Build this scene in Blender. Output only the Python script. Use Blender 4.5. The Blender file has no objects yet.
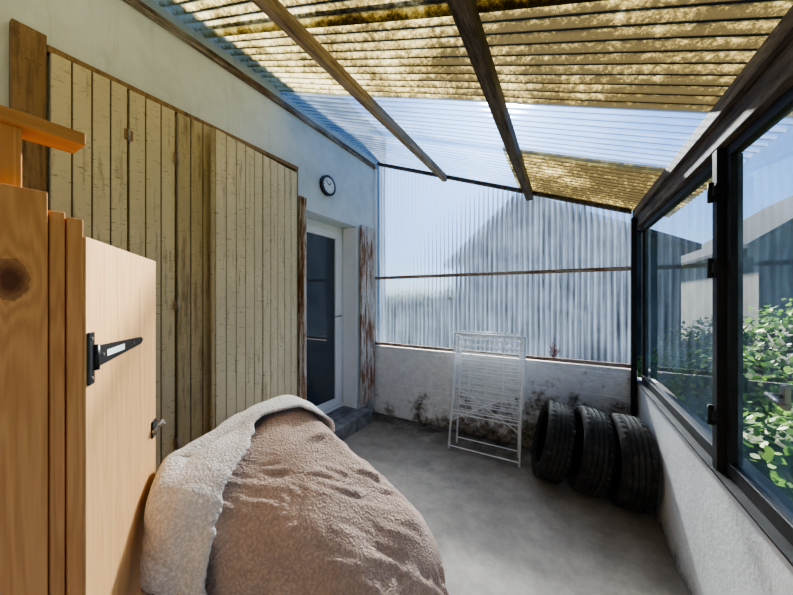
import bpy, bmesh, math, random
from mathutils import Vector, Matrix, noise
random.seed(7)
scene=bpy.context.scene
COL=scene.collection

# ---------------- node helpers ----------------
def newmat(name):
    m=bpy.data.materials.new(name); m.use_nodes=True
    nt=m.node_tree; nt.nodes.clear()
    out=nt.nodes.new('ShaderNodeOutputMaterial')
    return m,nt,out
def N(nt,t,**kw):
    n=nt.nodes.new(t)
    for k,v in kw.items(): setattr(n,k,v)
    return n
def L(nt,a,b): nt.links.new(a,b)
def coords(nt,scale=(1,1,1),loc=(0,0,0)):
    tc=N(nt,'ShaderNodeTexCoord'); mp=N(nt,'ShaderNodeMapping')
    mp.inputs['Scale'].default_value=scale; mp.inputs['Location'].default_value=loc
    L(nt,tc.outputs['Object'],mp.inputs['Vector']); return mp.outputs['Vector']
def noisef(nt,vec,scale=5,detail=6,rough=.6,dist=0):
    n=N(nt,'ShaderNodeTexNoise'); n.inputs['Scale'].default_value=scale
    n.inputs['Detail'].default_value=detail; n.inputs['Roughness'].default_value=rough; n.inputs['Distortion'].default_value=dist
    L(nt,vec,n.inputs['Vector']); return n.outputs['Fac']
def ramp(nt,fac,stops):
    r=N(nt,'ShaderNodeValToRGB'); cr=r.color_ramp
    while len(cr.elements)<len(stops): cr.elements.new(.5)
    for e,(p,c) in zip(cr.elements,stops):
        e.position=p; e.color=(c,c,c,1) if isinstance(c,(int,float)) else (*c,1)
    L(nt,fac,r.inputs['Fac']); return r.outputs['Color']
def mixc(nt,f,a,b,mode='MIX'):
    m=N(nt,'ShaderNodeMix',data_type='RGBA',blend_type=mode)
    if isinstance(f,(int,float)): m.inputs[0].default_value=f
    else: L(nt,f,m.inputs[0])
    for i,v in ((6,a),(7,b)):
        if isinstance(v,tuple): m.inputs[i].default_value=(*v,1)
        else: L(nt,v,m.inputs[i])
    return m.outputs[2]
def math_(nt,op,a,b=0.0,clamp=False):
    m=N(nt,'ShaderNodeMath',operation=op,use_clamp=clamp)
    for i,v in ((0,a),(1,b)):
        if isinstance(v,(int,float)): m.inputs[i].default_value=v
        else: L(nt,v,m.inputs[i])
    return m.outputs[0]
def sep(nt):
    tc=N(nt,'ShaderNodeTexCoord'); s=N(nt,'ShaderNodeSeparateXYZ'); L(nt,tc.outputs['Object'],s.inputs[0]); return s
def principled(nt,out,col,rough=.8,bump=None,bs=.3,bd=.01,metal=0,spec=.4):
    p=N(nt,'ShaderNodeBsdfPrincipled')
    if isinstance(col,tuple): p.inputs['Base Color'].default_value=(*col,1)
    else: L(nt,col,p.inputs['Base Color'])
    if isinstance(rough,(int,float)): p.inputs['Roughness'].default_value=rough
    else: L(nt,rough,p.inputs['Roughness'])
    p.inputs['Metallic'].default_value=metal
    p.inputs['Specular IOR Level'].default_value=spec
    if bump is not None:
        b=N(nt,'ShaderNodeBump'); b.inputs['Strength'].default_value=bs; b.inputs['Distance'].default_value=bd
        L(nt,bump,b.inputs['Height']); L(nt,b.outputs[0],p.inputs['Normal'])
    L(nt,p.outputs[0],out.inputs[0]); return p

def simple(name,c,rough=.7,var=.15,scale=8,bs=.2,metal=0,spec=.4,stretch=(1,1,1)):
    m,nt,out=newmat(name); v=coords(nt,stretch); f=noisef(nt,v,scale)
    d=tuple(x*(1-2*var) for x in c); l=tuple(min(1,x*(1+var)) for x in c)
    principled(nt,out,ramp(nt,f,[(.3,d),(.7,l)]),rough,f,bs,.003,metal,spec); return m

def plaster(name,c,grime=(.13,.10,.075),gz=.25,scale=3.0):
    m,nt,out=newmat(name); v=coords(nt)
    f=noisef(nt,v,scale,8,.65); g=noisef(nt,v,40,4,.6)
    base=ramp(nt,f,[(.25,tuple(x*.78 for x in c)),(.55,c),(.8,tuple(min(1,x*1.08) for x in c))])
    s=sep(nt); zz=math_(nt,'DIVIDE',s.outputs['Z'],gz)
    k=math_(nt,'SUBTRACT',1.25,zz,True); n2=ramp(nt,noisef(nt,v,7,8,.75),[(.35,0.0),(.58,1.0)])
    kk=math_(nt,'MULTIPLY',k,n2,True)
    st=ramp(nt,noisef(nt,coords(nt,(6,6,.6)),2.5,7,.7),[(.58,0.0),(.8,.5)])
    col=mixc(nt,kk,base,grime); col=mixc(nt,st,col,tuple(x*.5 for x in c))
    principled(nt,out,col,.9,mixc(nt,.5,f,g),.5,.012); return m
M_wall=plaster('plaster_house',(.72,.77,.77))
M_parapet=plaster('plaster_parapet',(.78,.77,.74),gz=.12)
def blockmat():
    m,nt,out=newmat('painted_block'); v=coords(nt)
    s=sep(nt); f=noisef(nt,v,3.5,9,.75)
    xr=math_(nt,'MULTIPLY',math_(nt,'ADD',s.outputs['X'],1.2),.07)
    zr=math_(nt,'MULTIPLY',math_(nt,'SUBTRACT',.45,s.outputs['Z']),.34)
    k=ramp(nt,math_(nt,'ADD',math_(nt,'ADD',f,xr),zr),[(.55,0.0),(.67,1.0)])
    base=ramp(nt,noisef(nt,v,12,6),[(.3,(.84,.83,.80)),(.7,(.98,.97,.95))])
    dirt=ramp(nt,noisef(nt,v,22,6),[(.3,(.06,.045,.03)),(.7,(.40,.33,.26))])
    principled(nt,out,mixc(nt,k,base,dirt),.92,noisef(nt,v,20,7),.9,.022); return m
M_block=blockmat()
def floormat():
    m,nt,out=newmat('concrete_floor'); v=coords(nt)
    f=noisef(nt,v,1.6,9,.7); f2=noisef(nt,v,7,9,.75)
    base=ramp(nt,f,[(.3,(.28,.24,.195)),(.5,(.44,.39,.33)),(.72,(.60,.54,.465))])
    k=ramp(nt,f2,[(.35,.5),(.58,0.0)])
    col=mixc(nt,k,base,(.22,.185,.15))
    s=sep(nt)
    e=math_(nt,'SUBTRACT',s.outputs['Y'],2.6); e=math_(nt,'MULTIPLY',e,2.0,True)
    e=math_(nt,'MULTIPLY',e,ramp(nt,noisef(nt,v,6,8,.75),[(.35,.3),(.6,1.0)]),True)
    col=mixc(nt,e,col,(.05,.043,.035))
    principled(nt,out,col,ramp(nt,f,[(.3,.5),(.7,.75)]),noisef(nt,v,25,8,.7),.35,.008); return m
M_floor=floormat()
def peel(name,paint,wood,lo=.56,hi=.66,axis=(8,8,.8),nick=.8):
    m,nt,out=newmat(name)
    v=coords(nt,axis); vv=coords(nt)
    f=noisef(nt,v,4,8,.75); g=noisef(nt,vv,2.2,6,.6)
    k=ramp(nt,math_(nt,'ADD',math_(nt,'MULTIPLY',f,.75),math_(nt,'MULTIPLY',g,.3)),[(lo,0.0),(hi,1.0)])
    c=noisef(nt,coords(nt,(6,14,60)),1.6,5,.7); ck=ramp(nt,c,[(.60,0.0),(.65,nick)])
    b=ramp(nt,g,[(.3,tuple(x*.8 for x in paint)),(.7,paint)])
    w=ramp(nt,noisef(nt,coords(nt,(30,30,1.5)),3,5),[(.3,tuple(x*.4 for x in wood)),(.7,wood)])
    col=mixc(nt,k,b,w); col=mixc(nt,ck,col,tuple(x*.8 for x in wood))
    principled(nt,out,col,.75,math_(nt,'SUBTRACT',1.0,k),.4,.003); return m
M_shut=peel('cream_shutter_paint',(.77,.66,.43),(.34,.23,.12),.57,.72,nick=.85)
M_shut2=peel('cream_shutter_paint_worn',(.60,.49,.29),(.30,.18,.09),.52,.70)
M_shutw=peel('peeling_white_shutter',(.74,.70,.64),(.34,.15,.06),.49,.58)
M_frame=peel('shutter_frame_wood',(.36,.22,.11),(.13,.07,.035),.5,.7)
M_gap=simple('dark_groove_wood',(.10,.06,.03))
def beam(name,paint,wood,lo,hi): return peel(name,paint,wood,lo,hi,(10,.9,10),.3)
M_beam=beam('weathered_beam',(.50,.38,.26),(.17,.10,.055),.48,.66)
M_beamd=beam('dark_beam',(.24,.18,.13),(.055,.038,.025),.42,.62)
M_plate=beam('wall_plate_paint',(.62,.55,.44),(.20,.12,.07),.42,.56)
M_rustbar=peel('rusty_rail',(.60,.48,.39),(.30,.14,.075),.44,.60,(1.2,9,12),.3)
def pine(name,axis='Z',c1=(.66,.36,.14),c2=(.43,.19,.06),knots=()):
    m,nt,out=newmat(name)
    sc={'Z':(14,14,.7),'Y':(14,.7,14),'X':(.7,14,14)}[axis]
    v=coords(nt,sc)
    tc=N(nt,'ShaderNodeTexCoord')
    f=noisef(nt,v,1.2,3,.5)
    h=math_(nt,'MULTIPLY',f,9.0)
    for (kx,ky,kz,kr) in knots:
        d=N(nt,'ShaderNodeVectorMath',operation='SUBTRACT'); L(nt,tc.outputs['Object'],d.inputs[0]); d.inputs[1].default_value=(kx,ky,kz)
        sc2=N(nt,'ShaderNodeVectorMath',operation='MULTIPLY'); L(nt,d.outputs[0],sc2.inputs[0]); sc2.inputs[1].default_value=(1,1,.6)
        ln=N(nt,'ShaderNodeVectorMath',operation='LENGTH'); L(nt,sc2.outputs[0],ln.inputs[0])
        q=math_(nt,'MULTIPLY',ln.outputs['Value'],1.0/kr)
        h=math_(nt,'ADD',h,math_(nt,'DIVIDE',3.6,math_(nt,'ADD',q,.35)))
        kq=q
    w=math_(nt,'SINE',math_(nt,'MULTIPLY',h,6.283))
    w=math_(nt,'ADD',math_(nt,'MULTIPLY',w,.5),.5)
    fine=noisef(nt,coords(nt,tuple(x*6 for x in sc)),2,4)
    base=mixc(nt,math_(nt,'MULTIPLY',w,.6),c1,c2)
    base=mixc(nt,.25,base,ramp(nt,fine,[(.3,c2),(.7,c1)]))
    if knots:
        kk=ramp(nt,math_(nt,'ADD',kq,math_(nt,'MULTIPLY',noisef(nt,coords(nt),60),.5)),[(.55,1.0),(1.0,.45),(1.5,0.0)])
        base=mixc(nt,kk,base,(.15,.045,.015))
    principled(nt,out,base,.6,fine,.12,.002); return m
M_pine=pine('pine_board','Z',(.76,.37,.14),(.53,.21,.06),knots=((-.94,.132,1.535,.032),))
M_pine2=pine('pine_door','Z',(.76,.45,.19),(.60,.29,.10))
M_pine3=pine('pine_offcut','Y',(.62,.29,.10),(.44,.17,.05))
M_black=simple('black_metal',(.012,.012,.013),.35,.1,spec=.5)
M_blackf=simple('black_window_frame',(.022,.020,.018),.6,.25,spec=.22)
M_steel=simple('galvanised_steel',(.35,.33,.30),.4,.2,metal=.8)
M_white=simple('white_pvc_and_glint',(.92,.92,.92),.35,.02,bs=.02)
M_wire=simple('white_coated_wire',(.92,.92,.90),.4,.03,bs=.02)
M_step=simple('grey_step',(.26,.26,.26),.9,.3,10,.5)
def rubber():
    m,nt,out=newmat('tyre_rubber'); v=coords(nt)
    f=noisef(nt,v,18,7,.7)
    principled(nt,out,ramp(nt,f,[(.35,(.010,.010,.010)),(.7,(.05,.045,.04))]),.75,f,.2,.003,spec=.3); return m
M_rubber=rubber()
def terry(name,c):
    m,nt,out=newmat(name); v=coords(nt)
    f=noisef(nt,v,110,3,.7); vo=N(nt,'ShaderNodeTexVoronoi'); vo.inputs['Scale'].default_value=105
    w=N(nt,'ShaderNodeVectorMath',operation='ADD'); L(nt,v,w.inputs[0])
    nz=N(nt,'ShaderNodeTexNoise'); nz.inputs['Scale'].default_value=30; L(nt,v,nz.inputs['Vector'])
    s=N(nt,'ShaderNodeVectorMath',operation='SCALE'); L(nt,nz.outputs['Color'],s.inputs[0]); s.inputs['Scale'].default_value=.03
    L(nt,s.outputs[0],w.inputs[1]); L(nt,w.outputs[0],vo.inputs['Vector'])
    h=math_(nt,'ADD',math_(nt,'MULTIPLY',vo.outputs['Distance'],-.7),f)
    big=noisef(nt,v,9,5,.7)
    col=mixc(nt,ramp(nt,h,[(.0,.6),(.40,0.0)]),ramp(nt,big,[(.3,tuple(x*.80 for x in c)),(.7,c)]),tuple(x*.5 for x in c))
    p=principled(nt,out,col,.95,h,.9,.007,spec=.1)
    p.inputs['Sheen Weight'].default_value=.2; p.inputs['Sheen Roughness'].default_value=.6
    return m
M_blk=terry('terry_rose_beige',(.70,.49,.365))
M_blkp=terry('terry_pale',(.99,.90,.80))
PITCH=.064
def roofmat():
    m,nt,out=newmat('mossy_fibreglass'); v=coords(nt)
    s=sep(nt)
    ph=math_(nt,'SINE',math_(nt,'MULTIPLY',s.outputs['Y'],2*math.pi/PITCH))
    big=noisef(nt,v,2.6,7,.65); f=noisef(nt,coords(nt,(6,8,6)),6,10,.88)
    d=math_(nt,'ADD',f,math_(nt,'MULTIPLY',ph,-.05))
    d=math_(nt,'ADD',d,math_(nt,'MULTIPLY',math_(nt,'SUBTRACT',big,.5),.65))
    xx=math_(nt,'MULTIPLY',math_(nt,'ADD',s.outputs['X'],.95),.085)
    d=math_(nt,'ADD',d,math_(nt,'MINIMUM',xx,.10))
    col=ramp(nt,d,[(.30,(.70,.69,.50)),(.41,(.49,.44,.21)),(.49,(.23,.18,.06)),(.58,(.045,.036,.016))])
    tr=N(nt,'ShaderNodeBsdfTranslucent'); L(nt,col,tr.inputs[0])
    df=N(nt,'ShaderNodeBsdfDiffuse'); L(nt,col,df.inputs[0])
    tp=N(nt,'ShaderNodeBsdfTransparent'); tp.inputs[0].default_value=(1,.93,.7,1)
    m1=N(nt,'ShaderNodeMixShader'); m1.inputs[0].default_value=.3; L(nt,tr.outputs[0],m1.inputs[1]); L(nt,df.outputs[0],m1.inputs[2])
    m2=N(nt,'ShaderNodeMixShader'); L(nt,ramp(nt,d,[(.3,.10),(.55,.01)]),m2.inputs[0]); L(nt,m1.outputs[0],m2.inputs[1]); L(nt,tp.outputs[0],m2.inputs[2])
    L(nt,m2.outputs[0],out.inputs[0]); return m
M_roof=roofmat()
def clearmat(name,trans,tint,axis,haze=(.75,.84,.95),pitch=PITCH,streak=.7,frost=0.0,fr_rough=.28):
    m,nt,out=newmat(name); v=coords(nt); s=sep(nt)
    ph=math_(nt,'SINE',math_(nt,'MULTIPLY',s.outputs[axis],2*math.pi/pitch))
    f=noisef(nt,v,3,8,.75)
    st=noisef(nt,coords(nt,(25,25,.7) if axis=='X' else (.8,20,.8)),2,5,.6)
    t=math_(nt,'ADD',trans,math_(nt,'MULTIPLY',ph,.10)); t=math_(nt,'SUBTRACT',t,math_(nt,'MULTIPLY',math_(nt,'SUBTRACT',st,.45),streak))
    t=math_(nt,'SUBTRACT',t,math_(nt,'MULTIPLY',math_(nt,'SUBTRACT',f,.5),.6),True)
    t=math_(nt,'MINIMUM',math_(nt,'MAXIMUM',t,.08),.96)
    tr=N(nt,'ShaderNodeBsdfTranslucent'); tr.inputs[0].default_value=(*haze,1)
    gl=N(nt,'ShaderNodeBsdfGlossy'); gl.inputs['Roughness'].default_value=.22
    tp=N(nt,'ShaderNodeBsdfTransparent'); tp.inputs[0].default_value=(*tint,1)
    m1=N(nt,'ShaderNodeMixShader'); m1.inputs[0].default_value=.12; L(nt,tr.outputs[0],m1.inputs[1]); L(nt,gl.outputs[0],m1.inputs[2])
    tpo=tp.outputs[0]
    if frost:
        rf=N(nt,'ShaderNodeBsdfRefraction'); rf.inputs['Color'].default_value=(*tint,1); rf.inputs['IOR'].default_value=1.15; rf.inputs['Roughness'].default_value=fr_rough
        m3=N(nt,'ShaderNodeMixShader'); m3.inputs[0].default_value=frost; L(nt,tpo,m3.inputs[1]); L(nt,rf.outputs[0],m3.inputs[2]); tpo=m3.outputs[0]
    m2=N(nt,'ShaderNodeMixShader'); L(nt,t,m2.inputs[0]); L(nt,m1.outputs[0],m2.inputs[1]); L(nt,tpo,m2.inputs[2])
    L(nt,m2.outputs[0],out.inputs[0]); return m
M_clearroof=clearmat('clear_corrugated_roof',.92,(.78,.89,1),'Y',(.45,.55,.70),streak=.4,frost=.36,fr_rough=.45)
M_clearwall=clearmat('clear_corrugated_wall',.72,(.68,.80,.94),'X',(.15,.20,.28),.05,.8,.66,.28)
def glassmat():
    m,nt,out=newmat('dusty_window_glass'); v=coords(nt)
    f=noisef(nt,v,2.5,9,.75)
    tp=N(nt,'ShaderNodeBsdfTransparent'); tp.inputs[0].default_value=(.94,.98,.98,1)
    gl=N(nt,'ShaderNodeBsdfGlossy'); gl.inputs['Roughness'].default_value=.03
    df=N(nt,'ShaderNodeBsdfTranslucent'); df.inputs[0].default_value=(.75,.85,.92,1)
    a=N(nt,'ShaderNodeMixShader'); L(nt,ramp(nt,f,[(.42,.05),(.72,.38)]),a.inputs[0]); L(nt,tp.outputs[0],a.inputs[1]); L(nt,df.outputs[0],a.inputs[2])
    lw=N(nt,'ShaderNodeLayerWeight'); fr=math_(nt,'ADD',math_(nt,'MULTIPLY',math_(nt,'POWER',lw.outputs['Facing'],5.0),.85),.05)
    b=N(nt,'ShaderNodeMixShader'); L(nt,fr,b.inputs[0]); L(nt,a.outputs[0],b.inputs[1]); L(nt,gl.outputs[0],b.inputs[2])
    L(nt,b.outputs[0],out.inputs[0]); return m
M_glass=glassmat()
M_doorglass=simple('door_glass_dark_room',(.03,.042,.06),.03,.05,bs=0,spec=1.0)  # opaque pane; darkness of the room behind is put into its colour

# ---------------- mesh builder ----------------
class MB:
    def __init__(s): s.bm=bmesh.new(); s.mats=[]
    def mi(s,m):
        if m not in s.mats: s.mats.append(m)
        return s.mats.index(m)
    def _fin(s,verts,m,mat4=None,bev=0):
        faces={f for v in verts for f in v.link_faces}
        for f in faces: f.material_index=s.mi(m)
        if mat4 is not None: bmesh.ops.transform(s.bm,matrix=mat4,verts=verts)
        if bev>0:
            ed=list({e for v in verts for e in v.link_edges})
            r=bmesh.ops.bevel(s.bm,geom=ed,offset=bev,segments=2,affect='EDGES',profile=.5)
            for f in r['faces']: f.material_index=s.mi(m)
    def box(s,a,b,m,bev=0,mat4=None):
        a=Vector(a);b=Vector(b); c=(a+b)/2; d=b-a
        r=bmesh.ops.create_cube(s.bm,size=1,matrix=Matrix.Translation(c)@Matrix.Diagonal((abs(d.x),abs(d.y),abs(d.z),1)))
        s._fin(r['verts'],m,mat4,bev)
    def cyl(s,p,q,r,m,seg=10,r2=None,mat4=None):
        p=Vector(p);q=Vector(q);d=q-p
        M=Matrix.Translation((p+q)/2)@d.to_track_quat('Z','Y').to_matrix().to_4x4()
        k=bmesh.ops.create_cone(s.bm,cap_ends=True,segments=seg,radius1=r,radius2=r if r2 is None else r2,depth=d.length,matrix=M)
        s._fin(k['verts'],m,mat4)
        if seg>8:
            for f in {f for v in k['verts'] for f in v.link_faces}:
                if len(f.verts)==4: f.smooth=True
    def sph(s,c,r,m,sc=(1,1,1),seg=16):
        k=bmesh.ops.create_uvsphere(s.bm,u_segments=seg,v_segments=seg//2,radius=r,matrix=Matrix.Translation(c)@Matrix.Diagonal((*sc,1)))
        s._fin(k['verts'],m)
        for f in {f for v in k['verts'] for f in v.link_faces}: f.smooth=True
    def poly(s,pts,m,thick=None):
        vs=[s.bm.verts.new(p) for p in pts]; f=s.bm.faces.new(vs); f.material_index=s.mi(m)
        if thick:
            r=bmesh.ops.extrude_face_region(s.bm,geom=[f]); ev=[g for g in r['geom'] if isinstance(g,bmesh.types.BMVert)]
            bmesh.ops.translate(s.bm,vec=thick,verts=ev)
            for g in {f for v in ev+vs for f in v.link_faces}: g.material_index=s.mi(m)
    def obj(s,name,parent=None):
        bmesh.ops.recalc_face_normals(s.bm,faces=s.bm.faces)
        me=bpy.data.meshes.new(name); s.bm.to_mesh(me); s.bm.free()
        for m in s.mats: me.materials.append(m)
        o=bpy.data.objects.new(name,me); COL.objects.link(o)
        if parent: o.parent=parent
        return o
def empty(name,loc=(0,0,0)):
    e=bpy.data.objects.new(name,None); COL.objects.link(e); e.location=loc; e.empty_display_size=.1; return e

XL,XR,YB,YF=-2.18,.54,3.24,-1.7
def rz(x): return 3.30-.379*(x+2.18)

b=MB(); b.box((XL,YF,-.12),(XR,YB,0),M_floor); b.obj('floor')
b=MB()
b.box((XL-.3,YF,-.12),(XL,1.99,3.75),M_wall)
b.box((XL-.3,2.87,-.12),(XL,YB+.3,3.75),M_wall)
b.box((XL-.3,1.99,2.35),(XL,2.87,3.75),M_wall)
b.box((XL-.3,1.99,-.12),(XL,2.87,.16),M_step)
b.obj('wall_left')
b=MB(); b.box((XL,YF-.15,-.12),(XR+.12,YF,2.25),M_wall); b.obj('wall_front')
b=MB(); b.box((XR,YF,-.12),(XR+.14,YB+.12,.79),M_parapet,.006); b.obj('wall_right')
b=MB()
b.box((XL,YB+.002,-.12),(XR,YB+.17,.87),M_block)
row=0; z=0.0
while z<.86:
    h=min(.205,.875-z); x=XL-(.2 if row%2 else 0)
    while x<XR:
        x0=max(x+.002,XL+.002); x1=min(x+.407-.002,XR-.002)
        if x1-x0>.03:
            o=random.uniform(-.003,.001)
            b.box((x0,YB+o,z+.002),(x1,YB+.03,z+h-.002),M_block,.006)
        x+=.407
    z+=.21; row+=1
b.obj('wall_back')

def sheet(x0,x1,y0,y1,mat,name,parent=None,dz=0):
    bm=bmesh.new(); ny=int((y1-y0)/PITCH*8); nx=max(2,int((x1-x0)/.15)); g=[]
    for j in range(ny+1):
        y=y0+(y1-y0)*j/ny; r=[]
        for i in range(nx+1):
            x=x0+(x1-x0)*i/nx
            z=rz(x)+.009*math.sin(2*math.pi*y/PITCH)+dz+.008*noise.noise(Vector((x*1.3,y*1.3,3)))
            r.append(bm.verts.new((x,y,z)))
        g.append(r)
    for j in range(ny):
        for i in range(nx):
            f=bm.faces.new((g[j][i],g[j][i+1],g[j+1][i+1],g[j+1][i])); f.smooth=True
    me=bpy.data.meshes.new(name); bm.to_mesh(me); bm.free(); me.materials.append(mat)
    o=bpy.data.objects.new(name,me); COL.objects.link(o)
    if parent: o.parent=parent
    return o
ceil=empty('ceiling')
sheet(XL+.002,.78,YF,.55,M_roof,'roof_sheet_a',ceil,.0)
sheet(XL+.002,.78,.50,1.15,M_roof,'roof_sheet_b',ceil,.014)
sheet(XL+.002,.78,1.10,1.78,M_roof,'roof_sheet_c',ceil,.026)
sheet(-.42,.78,2.36,YB+.15,M_roof,'roof_sheet_d',ceil,.014)
sheet(XL+.002,.78,1.74,2.42,M_clearroof,'clear_sheet_a',ceil,.0)
sheet(XL+.002,-.36,2.36,YB+.15,M_clearroof,'clear_sheet_b',ceil,.014)

def purlin(x,w,h,m,drop=.016):
    b=MB(); zt=rz(x+w/2)-drop
    b.box((x-w/2,YF,zt-h),(x+w/2,YB,zt),m,.004); return b.obj('roof_beam')
purlin(-1.2,.05,.075,M_beam); purlin(-.31,.06,.095,M_beamd)
b=MB(); b.box((XL+.002,YF,3.18),(XL+.025,YB,3.235),M_plate,.004); b.obj('roof_beam')
b=MB(); b.box((XR-.01,YF,2.10),(XR+.09,YB+.05,2.245),M_beamd,.004)
b.box((XR-.035,YF,2.19),(XR-.012,YB,2.25),M_beamd,.003); b.obj('roof_beam')
b=MB()
pts=[(XL+.06,YB-.01,rz(XL+.06)-.02),(XR-.04,YB-.01,rz(XR-.04)-.02),(XR-.04,YB-.01,rz(XR-.04)-.055),(XL+.06,YB-.01,rz(XL+.06)-.055)]
b.poly(pts,M_beamd,(0,.05,0)); b.obj('roof_beam')

def wavewall():
    bm=bmesh.new(); p=.05; x0,x1=XL+.01,XR-.002; n=int((x1-x0)/p*8); prev=None
    for i in range(n+1):
        x=x0+(x1-x0)*i/n
        col=[]
        for k in range(13):
            t=k/12; zt=rz(x)-.03; z=.875+(zt-.875)*t
            y=YB+.047+.009*math.sin(2*math.pi*x/p)+.016*noise.noise(Vector((x*2,z*3,5)))
            col.append(bm.verts.new((x,y,z)))
        if prev:
            for k in range(12):
                f=bm.faces.new((prev[k],col[k],col[k+1],prev[k+1])); f.smooth=True
        prev=col
    me=bpy.data.meshes.new('w'); bm.to_mesh(me); bm.free(); me.materials.append(M_clearwall)
    o=bpy.data.objects.new('corrugated_sheet',me); COL.objects.link(o); return o
wp=empty('window_3'); w=wavewall(); w.parent=wp
b=MB()
b.box((XL+.01,YB-.005,1.735),(XR-.04,YB+.03,1.770),M_rustbar,.003)
b.box((XL+.01,YB-.012,.885),(XR-.04,YB+.03,.92),M_rustbar,.003)
b.box((XL+.001,YB-.005,.88),(XL+.035,YB+.03,rz(XL)-.12),M_white,.003)
b.box((-1.165,YB+.026,1.47),(-1.11,YB+.028,1.51),M_white)
b.obj('rails',wp)
b=MB(); b.box((XR-.050,YB-.055,0.0),(XR-.012,YB-.018,2.18),M_blackf,.004); b.obj('corner_post')
M_twig=simple('dry_twig',(.35,.12,.05),.9,.2)
b=MB()
for i in range(9):
    p=Vector((-.10+random.uniform(-.01,.01),YB-.02,.922))
    dx=random.uniform(-.05,.05)
    q=p+Vector((dx,-.005,random.uniform(.06,.15)))
    b.cyl(p,q,.0022,M_twig,6)
    for j in range(4):
        t=random.uniform(.35,1); s=p.lerp(q,t); b.cyl(s,s+Vector((random.uniform(-.03,.03),-.006,random.uniform(.01,.03))),.0016,M_twig,5)
b.obj('dried_plant')

def rwin(name,y0,y1):
    e=empty(name); b=MB(); t=.035
    x0,x1=XR+.015,XR+.05
    b.box((x0,y0,.80),(x1,y1,.855),M_blackf,.003)
    b.box((x0,y0,2.055),(x1,y1,2.095),M_blackf,.003)
    b.box((x0,y0,.857),(x1,y0+t,2.053),M_blackf,.003)
    b.box((x0,y1-t,.857),(x1,y1,2.053),M_blackf,.003)
    b.obj('frame',e)
    b=MB(); b.poly([(x0+.02,y0+t-.003,.853),(x0+.02,y1-t+.003,.853),(x0+.02,y1-t+.003,2.057),(x0+.02,y0+t-.003,2.057)],M_glass); b.obj('pane',e)
    return e
rwin('window_1',1.735,3.175)
rwin('window_2',.30,1.67)
rwin('window_4',-1.65,.26)
b=MB()
b.box((XR-.008,1.68,.80),(XR+.05,1.725,2.10),M_blackf,.003)
for z in (1.02,1.62,1.93):
    b.cyl((XR-.02,1.70,z-.04),(XR-.02,1.70,z+.04),.010,M_blackf); b.box((XR-.020,1.67,z-.02),(XR-.008,1.735,z+.02),M_blackf,.002)
b.obj('window_post')
b=MB(); b.box((XR-.02,YF,.792),(XR+.14,YB-.06,.80),M_blackf)
b.obj('trim_1')
b=MB(); b.box((XR+.000,1.275,1.18),(XR+.014,1.30,1.25),M_steel,.003); b.cyl((XR-.022,1.29,1.215),(XR+.004,1.29,1.215),.007,M_steel)
b.cyl((XR-.022,1.30,1.215),(XR-.028,1.20,1.205),.008,M_steel,12); b.obj('window_handle')

def leaf(bld,y0,y1,z0,z1,x,m,n,xr=None,th=.028):
    xr=x if xr is None else xr
    d=Vector((xr-x,y1-y0,0)); Ln=d.length; ang=math.atan2(d.y,d.x)
    T=Matrix.Translation((x,y0,0))@Matrix.Rotation(ang,4,'Z')
    w=Ln/n
    for i in range(n):
        bld.box((i*w+.003,.0,z0+random.uniform(0,.004)),((i+1)*w-.003,th,z1-random.uniform(0,.004)),m,.002,T)
    bld.box((0.004,.008,z0+.01),(Ln-.004,th-.008,z1-.01),M_gap,0,T)
def pin(bld,x,y,z):
    bld.box((x,y-.02,z-.03),(x+.004,y+.02,z+.03),M_frame,.002); bld.cyl((x+.006,y,z-.04),(x+.006,y,z+.04),.006,M_steel)
e=empty('window_shutters')
b=MB(); b.box((XL+.002,.30,.12),(XL+.05,.405,2.74),M_frame,.005); b.box((XL+.002,.405,2.665),(XL+.05,1.93,2.70),M_frame,.004)
b.box((XL+.002,1.89,.12),(XL+.045,1.93,2.66),M_frame,.004); b.obj('frame',e)
b=MB(); 
leaf(b,.41,.695,.15,2.66,XL+.075,M_shut,4)
leaf(b,.70,.925,.15,2.655,XL+.078,M_shut,3)
for z in (.6,1.5,2.40): pin(b,XL+.075,.698,z)
b.obj('leaf_left',e)
b=MB(); leaf(b,.93,1.15,.15,2.65,XL+.095,M_shut2,3)
for z in (.6,1.45,2.36): pin(b,XL+.09,.93,z)
b.obj('leaf_middle',e)
b=MB(); leaf(b,1.12,1.50,.15,2.62,XL+.165,M_shut,5,XL+.125); leaf(b,1.505,1.88,.15,2.62,XL+.125,M_shut,5,XL+.085)
b.box((XL+.16,1.10,.15),(XL+.135,1.12,2.62),M_shut2,.003)
b.obj('leaf_right',e)

e=empty('door_1'); x=XL-.25
b=MB()
b.box((x-.04,1.991,.162),(x+.03,2.05,2.349),M_white,.004); b.box((x-.04,2.81,.162),(x+.03,2.869,2.349),M_white,.004)
b.box((x-.04,2.05,2.29),(x+.03,2.81,2.349),M_white,.004); b.box((x-.04,1.991,.162),(x+.05,2.869,.20),M_white,.004)
b.obj('frame',e)
b=MB()
for a in ((2.052,2.13),(2.735,2.808)): b.box((x-.02,a[0],.205),(x+.045,a[1],2.288),M_white,.006)
b.box((x-.02,2.13,.205),(x+.045,2.735,.29),M_white,.006); b.box((x-.02,2.13,2.20),(x+.045,2.735,2.288),M_white,.006)
b.obj('leaf',e)
b=MB(); b.box((x,2.125,.285),(x+.02,2.74,2.205),M_doorglass); b.obj('glass',e)
b=MB(); b.box((x+.045,2.76,1.15),(x+.055,2.785,1.36),M_white,.003); b.cyl((x+.05,2.772,1.28),(x+.10,2.772,1.28),.009,M_steel); b.cyl((x+.10,2.775,1.28),(x+.10,2.66,1.275),.009,M_steel)
b.obj('handle',e)
b=MB(); b.box((XL-.20,2.862,.165),(XL+.004,2.8685,2.345),M_white); b.obj('reveal',e)
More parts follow.
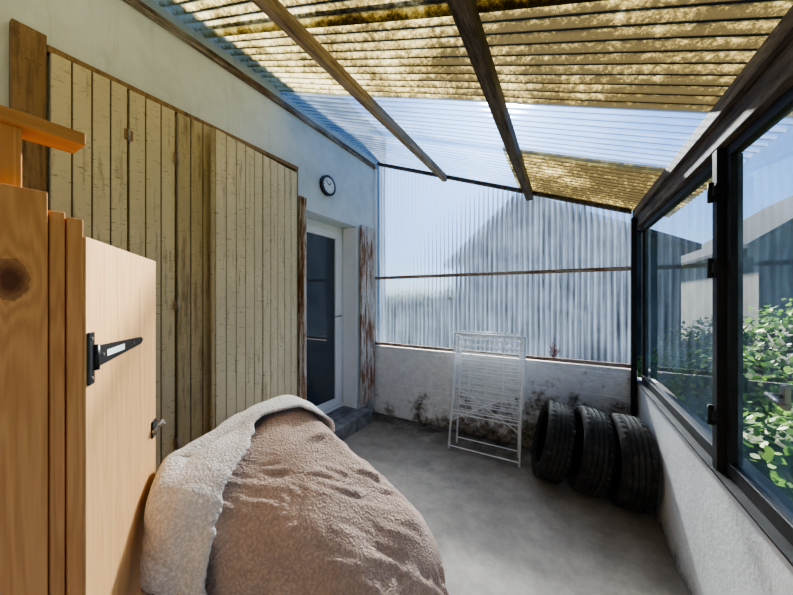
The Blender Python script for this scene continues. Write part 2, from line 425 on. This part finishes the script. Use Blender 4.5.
e=empty('door_shutter'); b=MB(); leaf(b,2.90,3.19,.20,2.38,XL+.05,M_shutw,3); pin(b,XL+.05,2.93,2.1); pin(b,XL+.05,2.93,.5); b.obj('leaf',e)
e=empty('door_shutter'); b=MB(); b.box((XL+.002,1.94,.18),(XL+.06,1.985,2.44),M_shutw,.004); b.box((XL+.06,1.95,.18),(XL+.10,1.98,2.42),M_shutw,.004); b.obj('leaf',e)
b=MB(); b.box((XL+.002,1.94,0),(XL+.16,2.96,.155),M_step,.01); b.obj('door_step')

e=empty('wall_clock',(XL,2.35,2.67)); b=MB()
b.cyl((0.002,0,0),(.035,0,0),.105,M_black,40)
M_dial=simple('clock_dial',(.85,.85,.82),.5,.02,bs=0)
b.cyl((.035,0,0),(.0365,0,0),.080,M_dial,40)
for k in range(12):
    a=k*math.pi/6; b.cyl((.037,.062*math.sin(a),.062*math.cos(a)),(.037,.074*math.sin(a),.074*math.cos(a)),.003,M_black,6)
b.cyl((.038,0,0),(.038,.03,.035),.004,M_black,6); b.cyl((.039,0,0),(.039,-.05,.04),.003,M_black,6)
o=b.obj('body'); o.parent=e

# ---------- pine cabinet ----------
e=empty('pine_cabinet')
b=MB(); X=-.94
b.box((X-.022,-.55,.02),(X,-.19,1.72),M_pine,.002); b.box((X-.022,-.187,.02),(X,.18,1.72),M_pine,.002)
b.box((X-.045,.183,.0),(X-.006,.206,1.685),M_pine,.002)
b.box((X-.045,.208,.0),(X+.002,.232,1.675),M_pine,.002)
b.box((X-.60,.19,.0),(X-.555,.232,1.675),M_pine2,.002)
b.box((X-.60,-.55,.02),(X-.58,.19,1.70),M_pine2,.002)
b.box((X-.60,-.57,.02),(X,-.55,1.70),M_pine2,.002)
b.box((X-.58,-.55,1.66),(X-.022,.18,1.68),M_pine3); b.box((X-.58,-.55,.06),(X-.022,.18,.08),M_pine3); b.box((X-.58,-.55,.9),(X-.022,.17,.92),M_pine3)
b.obj('carcass',e)
P0=Vector((-.938,.236,0)); d=Vector((-.817,.576,0)).normalized(); ang=math.atan2(d.y,d.x)
T=Matrix.Translation(P0)@Matrix.Rotation(ang,4,'Z')@Matrix.Diagonal((1,-1,1,1))
b=MB()
for i in range(3): b.box((i*.17+.0003,-.02,.04),((i+1)*.17-.0003,0,1.637),M_pine2,.0006,T)
for z in (.15,.8,1.44): b.box((.05,-.04,z),(.47,-.0205,z+.07),M_pine2,.002,T)
b.obj('door',e)
b=MB()
for z in (1.36,.32):
    b.box((.003,.0005,z-.06),(.028,.005,z+.06),M_black,.001,T)
    b.cyl((.030,.006,z-.03),(.030,.006,z+.03),.007,M_black,12,mat4=T)
    pts=[T@Vector(p) for p in ((.032,.0005,z-.026),(.34,.0005,z-.011),(.36,.0005,z),(.34,.0005,z+.011),(.032,.0005,z+.026))]
    b.poly(pts,M_black,T.to_3x3()@Vector((0,.004,0)))
    for u in (.07,.27): b.cyl((u,.005,z),(u,.007,z),.004,M_steel,8,mat4=T)
    b.box((.09,.005,z-.008),(.20,.0056,z+.008),M_white,0,T)  # highlight on the black strap, put in as a thin white strip
    for q in (-.045,.045): b.cyl((.014,.005,z+q),(.014,.007,z+q),.004,M_steel,8,mat4=T)
b.obj('t_hinges',e)
b=MB()
b.box((.455,.0005,.985),(.50,.006,1.045),M_black,.001,T); b.cyl((.44,.012,1.015),(.55,.012,1.015),.006,M_steel,10,mat4=T); b.cyl((.475,.012,1.015),(.475,.035,1.03),.005,M_steel,8,mat4=T)
b.obj('bolt',e)
b=MB()
b.box((-1.03,-.45,1.845),(-.945,.238,1.872),M_pine3,.002)
b.box((-1.02,.10,1.7215),(-.965,.15,1.845),M_pine,.002)
b.box((-1.02,-.35,1.7215),(-.965,-.30,1.845),M_pine,.002)
b.box((-1.04,.02,1.872),(-.99,.05,1.90),M_pine3,.002)
b.box((-1.06,-.45,1.685),(-.963,.17,1.7215),M_pine3,.002)
b.obj('timber_offcuts')

# ---------- drying rack ----------
b=MB()
def fr(x0,x1,yb,zb,yt,zt,wires,rt=.008,rw=.0028):
    P=lambda u,v: Vector((x0+(x1-x0)*u, yb+(yt-yb)*v, zb+(zt-zb)*v))
    b.cyl(P(0,0),P(0,1),rt,M_wire); b.cyl(P(1,0),P(1,1),rt,M_wire)
    b.cyl(P(0,1),P(1,1),rt,M_wire); b.sph(P(0,1),rt,M_wire); b.sph(P(1,1),rt,M_wire)
    for v in wires: b.cyl(P(0,v),P(1,v),rw,M_wire,6)
fr(-1.00,-.35,2.80,.01,3.09,1.10,[.03,.30,.33],.010,.006)
fr(-.97,-.38,2.96,.01,3.13,1.12,[.05,.35],.010,.006)
fr(-1.02,-.33,2.93,.48,3.055,1.12,[i/10 for i in range(0,10)],.009,.0042)
fr(-.99,-.36,2.98,.36,3.10,1.14,[i/11 for i in range(0,11)],.009,.0042)
fr(-.98,-.37,3.00,.50,3.16,1.13,[i/10 for i in range(0,10)],.009,.0042)
for x in (-.84,-.68,-.52): b.cyl((x,2.93,.48),(x,3.06,1.12),.0045,M_wire,6)
b.cyl((-1.0,2.80,.012),(-1.0,2.83,.07),.011,M_wire); b.cyl((-.35,2.80,.012),(-.35,2.83,.07),.011,M_wire)
b.cyl((-1.0,2.87,.27),(-.38,2.90,.62),.005,M_wire,6); b.cyl((-.35,2.87,.27),(-.97,2.90,.62),.005,M_wire,6)
b.obj('clothes_drying_rack')

# ---------- tyres ----------
def tyre(name,x,y,yaw,lean,k_=1.0):
    prof=[(-.075,.205),(-.088,.215),(-.100,.250),(-.103,.275),(-.097,.297),(-.082,.309)]
    tr=[]
    gs=[-.052,-.018,.018,.052]
    tr.append((-.078,.312))
    for g in gs:
        tr+= [(g-.0045,.315-abs(g)*.03),(g-.0035,.306),(g+.0035,.306),(g+.0045,.315-abs(g)*.03)]
    tr.append((.078,.312))
    prof=prof+tr+[(-a,r) for a,r in reversed(prof)]
    inner=[(.068,.212),(.085,.26),(.08,.295),(.0,.300),(-.08,.295),(-.085,.26),(-.068,.212)]
    prof=prof+inner
    n=120; bm=bmesh.new(); rings=[]
    for k in range(n):
        a=2*math.pi*k/n; ring=[]
        for (u,r) in prof:
            rr=r
            if abs(u)>.055 and abs(u)<.083 and r>.3055 and k%3==0: rr=r-.007
            ring.append(bm.verts.new((u*k_,rr*math.cos(a),rr*math.sin(a))))
        rings.append(ring)
    m=len(prof)
    for k in range(n):
        A=rings[k];B=rings[(k+1)%n]
        for j in range(m):
            f=bm.faces.new((A[j],A[(j+1)%m],B[(j+1)%m],B[j])); f.smooth=(j<5 or j>m-13)
    bmesh.ops.recalc_face_normals(bm,faces=bm.faces)
    me=bpy.data.meshes.new(name); bm.to_mesh(me); bm.free(); me.materials.append(M_rubber)
    o=bpy.data.objects.new(name,me); COL.objects.link(o)
    Rm=Matrix.Rotation(yaw,4,'Z')@Matrix.Rotation(lean,4,'Y')
    zmin=min((Rm@v.co).z for v in me.vertices)
    me.transform(Matrix.Translation((x,y,-zmin+.001))@Rm)
    return o
tyre('car_tyre',-.095,2.78,math.radians(9),math.radians(13),.92)
tyre('car_tyre',.150,2.75,math.radians(9),math.radians(10),.92)
tyre('car_tyre',.385,2.71,math.radians(7),math.radians(4),.92)

# ---------- blankets (cloth drape) ----------
def collider(o,th=.012):
    o.modifiers.new('c','COLLISION'); o.collision.thickness_outer=th; o.collision.damping=.9; o.collision.cloth_friction=80
def drape(name,cx,cy,sx,sy,z0,rot,mat,frames=60,res=.024,bend=.12):
    nx=int(sx/res); ny=int(sy/res)
    bm=bmesh.new(); bmesh.ops.create_grid(bm,x_segments=nx,y_segments=ny,size=.5)
    for v in bm.verts:
        v.co.x*=sx; v.co.y*=sy; v.co.z=.05*noise.noise(Vector((v.co.x*5,v.co.y*5,cx)))
    bm.transform(Matrix.Translation((cx,cy,z0))@Matrix.Rotation(rot,4,'Z'))
    kill=[]
    for v in bm.verts:   # keep clear of the cabinet, its door and the shutters
        sdist=(v.co.x+.938)*.576+(v.co.y-.236)*.817
        if v.co.y<.34 or (sdist<.07 and -1.42<v.co.x<-.85) or (v.co.x<=-1.42 and v.co.y<.60) or v.co.x<XL+.22: kill.append(v)
    bmesh.ops.delete(bm,geom=kill,context='VERTS')
    me=bpy.data.meshes.new(name+'_sim'); bm.to_mesh(me); bm.free()
    o=bpy.data.objects.new(name+'_sim',me); COL.objects.link(o)
    c=o.modifiers.new('cl','CLOTH'); st=c.settings
    st.quality=7; st.mass=.4; st.air_damping=1.5; st.tension_stiffness=12; st.compression_stiffness=10; st.shear_stiffness=3; st.bending_stiffness=bend
    c.collision_settings.distance_min=.012; c.collision_settings.use_self_collision=True; c.collision_settings.self_distance_min=.012; c.collision_settings.self_friction=8
    c.point_cache.frame_start=1; c.point_cache.frame_end=frames+1
    for f in range(1,frames+1): scene.frame_set(f)
    dg=bpy.context.evaluated_depsgraph_get(); ev=o.evaluated_get(dg)
    nm=bpy.data.meshes.new_from_object(ev,depsgraph=dg)
    bpy.data.objects.remove(o,do_unlink=True)
    scene.frame_set(1)
    nm.name=name; nm.materials.clear(); nm.materials.append(mat)
    for p in nm.polygons: p.use_smooth=True
    r=bpy.data.objects.new(name,nm); COL.objects.link(r); return r
cols=[]
b=MB(); b.box((-2.17,-1,-.2),(.5,3.2,.0),M_floor); cols.append(b.obj('tmp_floor'))
b=MB(); b.box((0,-.01,0),(.53,.045,1.6),M_floor,0,T); b.box((-1.6,-.5,0),(-.92,.25,1.5),M_floor); cols.append(b.obj('tmp_door'))
bm=bmesh.new()
for p in [(-1.68,.80,0),(-1.66,1.16,0),(-.42,1.22,0),(-.43,.60,0),(-1.18,.66,0),
          (-1.66,.84,.64),(-1.60,1.10,.72),(-1.34,.86,.90),(-1.24,1.10,.96),(-1.40,1.06,.91),(-.95,1.14,.85),(-1.05,.80,.82),
          (-.56,1.18,.67),(-.44,1.14,.50),(-.58,.78,.62),(-.45,.74,.45),(-.90,.66,.68),(-1.18,.68,.70)]:
    bm.verts.new(p)
bmesh.ops.convex_hull(bm,input=bm.verts)
loose=[v for v in bm.verts if not v.link_faces]
bmesh.ops.delete(bm,geom=loose,context='VERTS')
bmesh.ops.subdivide_edges(bm,edges=bm.edges[:],cuts=3,use_grid_fill=True)
bmesh.ops.triangulate(bm,faces=bm.faces[:])
for it in range(3): bmesh.ops.smooth_vert(bm,verts=[v for v in bm.verts if v.co.z>.02],factor=.5,use_axis_x=True,use_axis_y=True,use_axis_z=True)
for v in bm.verts:
    if v.co.z>.2: v.co+=Vector((0,0,.07*noise.noise(v.co*5)))
me=bpy.data.meshes.new('tmp_h'); bm.to_mesh(me); bm.free(); o=bpy.data.objects.new('tmp_h',me); COL.objects.link(o); cols.append(o)
for c in cols: collider(c)
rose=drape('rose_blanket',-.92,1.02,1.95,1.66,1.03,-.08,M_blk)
for c in cols: bpy.data.objects.remove(c,do_unlink=True)
for v in rose.data.vertices: v.co.z=max(v.co.z,.003); v.co.x=max(v.co.x,XL+.19)
# pale blanket: a second layer lying over the left part of the rose one
bm=bmesh.new(); bm.from_mesh(rose.data); bm.normal_update()
def edge_x(y):
    K=[(.3,-.90),(.50,-.93),(.62,-1.02),(.75,-1.11),(.88,-1.19),(1.0,-1.13),(1.12,-1.02),(1.6,-1.0)]
    for (a,va),(b_,vb) in zip(K,K[1:]):
        if y<=b_: 
            t=max(0,(y-a)/(b_-a)); return va+(vb-va)*t
    return K[-1][1]
kill=[v for v in bm.verts if v.co.x>edge_x(v.co.y)+.03*noise.noise(Vector((v.co.y*6,v.co.z*6,1)))]
bmesh.ops.delete(bm,geom=kill,context='VERTS')
up=sum(v.normal.z for v in bm.verts); sg=1 if up>0 else -1
for v in bm.verts:
    q=v.co; f=abs(noise.noise(Vector((q.x*9+q.y*3,q.y*2.5,q.z*1.2))))
    v.co=q+sg*v.normal*(.022+.05*f)
for it in range(2): bmesh.ops.smooth_vert(bm,verts=bm.verts,factor=.4,use_axis_x=True,use_axis_y=True,use_axis_z=True)
seen=set(); best=[]
bm.verts.ensure_lookup_table()
for v in bm.verts:
    if v in seen: continue
    stack=[v]; comp=[]; seen.add(v)
    while stack:
        a=stack.pop(); comp.append(a)
        for e_ in a.link_edges:
            o_=e_.other_vert(a)
            if o_ not in seen: seen.add(o_); stack.append(o_)
    if len(comp)>len(best): best=comp
bs=set(best); bmesh.ops.delete(bm,geom=[v for v in bm.verts if v not in bs],context='VERTS')
for v in bm.verts: v.co.z=max(v.co.z,.016)
pm=bpy.data.meshes.new('pale_blanket'); bm.to_mesh(pm); bm.free(); pm.materials.clear(); pm.materials.append(M_blkp)
for p in pm.polygons: p.use_smooth=True
pale=bpy.data.objects.new('pale_blanket',pm); COL.objects.link(pale)
pile=empty('draped_blankets')
for o in (pale,rose):
    o.parent=pile
    # trim anything that would press into the cabinet door
    for v in o.data.vertices:
        sdist=(v.co.x+.938)*.576+(v.co.y-.236)*.817
        if sdist<.03 and v.co.x>-1.42: 
            v.co.x+=(.03-sdist)*.576; v.co.y+=(.03-sdist)*.817
    t=o.modifiers.new('sol','SOLIDIFY'); t.thickness=.014 if o is pale else .006; t.offset=sg if o is pale else -sg
    s=o.modifiers.new('sub','SUBSURF'); s.levels=1; s.render_levels=1
print('BLANKET', sg,[ (o.name,len(o.data.vertices),[round(min(v.co[i] for v in o.data.vertices),2) for i in range(3)],[round(max(v.co[i] for v in o.data.vertices),2) for i in range(3)]) for o in (pale,rose)])

# ---------- outside ----------
M_grass=simple('grass_ground',(.12,.15,.05),.95,.35,3,.8)
b=MB(); b.box((-60,YB+.35,-.35),(60,90,-.15),M_grass); b.box((XR+.16,-20,-.35),(60,YB+.35,-.15),M_grass); b.obj('garden_ground')
M_slate=simple('slate_roof',(.075,.085,.10),1.0,.3,14,.6,spec=.02)
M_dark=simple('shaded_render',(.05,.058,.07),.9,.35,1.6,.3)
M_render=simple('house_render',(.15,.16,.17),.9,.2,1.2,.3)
def house(name,x0,x1,y0,y1,ze,za,mw,xm=None):
    b=MB(); xm=(x0+x1)/2 if xm is None else xm; o=.3
    b.box((x0,y0,-.15),(x1,y1,ze),mw)
    b.poly([(x0,y0,ze),(x1,y0,ze),(xm,y0,za)],mw,(0,y1-y0,0))
    for (xa,sg) in ((x0,-1),(x1,1)):
        k=(za-ze)/abs(xm-xa)
        b.poly([(xa+sg*o,y0-.2,ze-o*k),(xm,y0-.2,za),(xm,y1+.2,za),(xa+sg*o,y1+.2,ze-o*k)],M_slate,(0,0,.12))
    b.box((xm+1.2,y0+1.8,ze+.2),(xm+1.8,y0+2.4,za+.3),mw,.01)
    b.obj(name)
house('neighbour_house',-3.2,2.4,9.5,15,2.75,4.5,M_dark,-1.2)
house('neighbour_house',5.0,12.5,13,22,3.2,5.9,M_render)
def leafm():
    m,nt,out=newmat('ivy_leaf'); v=coords(nt); f=noisef(nt,v,5,4)
    c=ramp(nt,f,[(.3,(.05,.13,.02)),(.55,(.14,.30,.05)),(.75,(.30,.45,.09))])
    p=N(nt,'ShaderNodeBsdfPrincipled'); L(nt,c,p.inputs['Base Color']); p.inputs['Roughness'].default_value=.5
    t=N(nt,'ShaderNodeBsdfTranslucent'); L(nt,c,t.inputs[0]); x=N(nt,'ShaderNodeMixShader'); x.inputs[0].default_value=.4
    L(nt,p.outputs[0],x.inputs[1]); L(nt,t.outputs[0],x.inputs[2]); L(nt,x.outputs[0],out.inputs[0]); return m
M_leaf=leafm()
M_leafd=simple('dark_hedge_leaf',(.05,.08,.035),.8,.4,4)
def bush(name,blobs,n,size,mat):
    bm=bmesh.new()
    for (c,r) in blobs:
        k=bmesh.ops.create_icosphere(bm,subdivisions=3,radius=1,matrix=Matrix.Translation(c)@Matrix.Diagonal((r[0]*.82,r[1]*.82,r[2]*.82,1)))
        for v in k['verts']:
            v.co+=(v.co-Vector(c))*.25*noise.noise(v.co*3)
            for f in v.link_faces: f.material_index=1
    tot=sum(r[0]*r[2] for c,r in blobs)
    for (c,r) in blobs:
        for i in range(int(n*r[0]*r[2]/tot)):
            d=Vector((random.gauss(0,1),random.gauss(0,1),random.gauss(0,1))).normalized()
            q=random.uniform(.8,1.08)*(1+.2*noise.noise(d*3+Vector(c)))
            p=Vector(c)+Vector((d.x*r[0],d.y*r[1],d.z*r[2]))*q
            if p.z<-.14: continue
            u=Vector((random.gauss(0,1),random.gauss(0,1),random.gauss(0,.6))).normalized(); w=u.cross(d+Vector((random.gauss(0,.4),random.gauss(0,.4),.3))).normalized()
            s=size*random.uniform(.6,1.3)
            vs=[bm.verts.new(p+u*s*a+w*s*b_) for a,b_ in ((-1,0),(-.3,.55),(.4,.5),(1,0),(.4,-.5),(-.3,-.55))]
            bm.faces.new(vs).material_index=0
    me=bpy.data.meshes.new(name); bm.to_mesh(me); bm.free(); me.materials.append(mat); me.materials.append(M_leafd)
    o=bpy.data.objects.new(name,me); COL.objects.link(o); return o
bush('ivy_bush',[((1.55,4.4,.28),(.55,.7,.70)),((2.3,4.9,.45),(.8,.9,.95)),((1.35,3.1,.1),(.45,.6,.6)),((1.9,3.6,.2),(.5,.6,.65)),((1.3,5.8,.1),(.7,.6,.5)),((2.2,6.6,.2),(.9,.7,.9))],18000,.034,M_leaf)
bush('garden_hedge',[((-9.0+i*1.3,7.6,.5),(1.0,.6,1.15+.1*(i%2))) for i in range(6)],6000,.07,M_leafd)
bush('field_hedge',[((-26+i*4,38,0.3),(3.2,1.6,1.5)) for i in range(14)],4000,.4,M_leafd)

# ---------- light ----------
sd=Vector((-.235,1.016,.614)).normalized()
w=bpy.data.worlds.new('World'); scene.world=w; w.use_nodes=True; nt=w.node_tree; nt.nodes.clear()
sk=nt.nodes.new('ShaderNodeTexSky'); sk.sky_type='NISHITA'; sk.sun_disc=False; sk.sun_elevation=math.radians(30.5); sk.sun_rotation=math.atan2(sd.x,sd.y)
sk.dust_density=1.2; sk.ozone_density=4
mx=mixc(nt,1.0,sk.outputs[0],(.58,.86,1.26),'MULTIPLY')
bg=nt.nodes.new('ShaderNodeBackground'); bg.inputs[1].default_value=.16
ow=nt.nodes.new('ShaderNodeOutputWorld'); nt.links.new(mx,bg.inputs[0]); nt.links.new(bg.outputs[0],ow.inputs[0])
sl=bpy.data.lights.new('sun','SUN'); sl.energy=29; sl.angle=math.radians(3.0); sl.color=(1,.92,.80)
so=bpy.data.objects.new('sun',sl); COL.objects.link(so); so.rotation_euler=(-sd).to_track_quat('-Z','Y').to_euler(); so.location=(0,5,8)
try: scene.view_settings.look='AgX - Medium High Contrast'
except Exception as ex: print('look',ex)

cam=bpy.data.cameras.new('camera'); cam.sensor_width=36; cam.lens=297/793*36; cam.clip_start=.02; cam.clip_end=300
co=bpy.data.objects.new('camera',cam); COL.objects.link(co); co.location=(0,0,1.5); co.rotation_euler=(math.radians(90),0,math.radians(29.6))
scene.camera=co
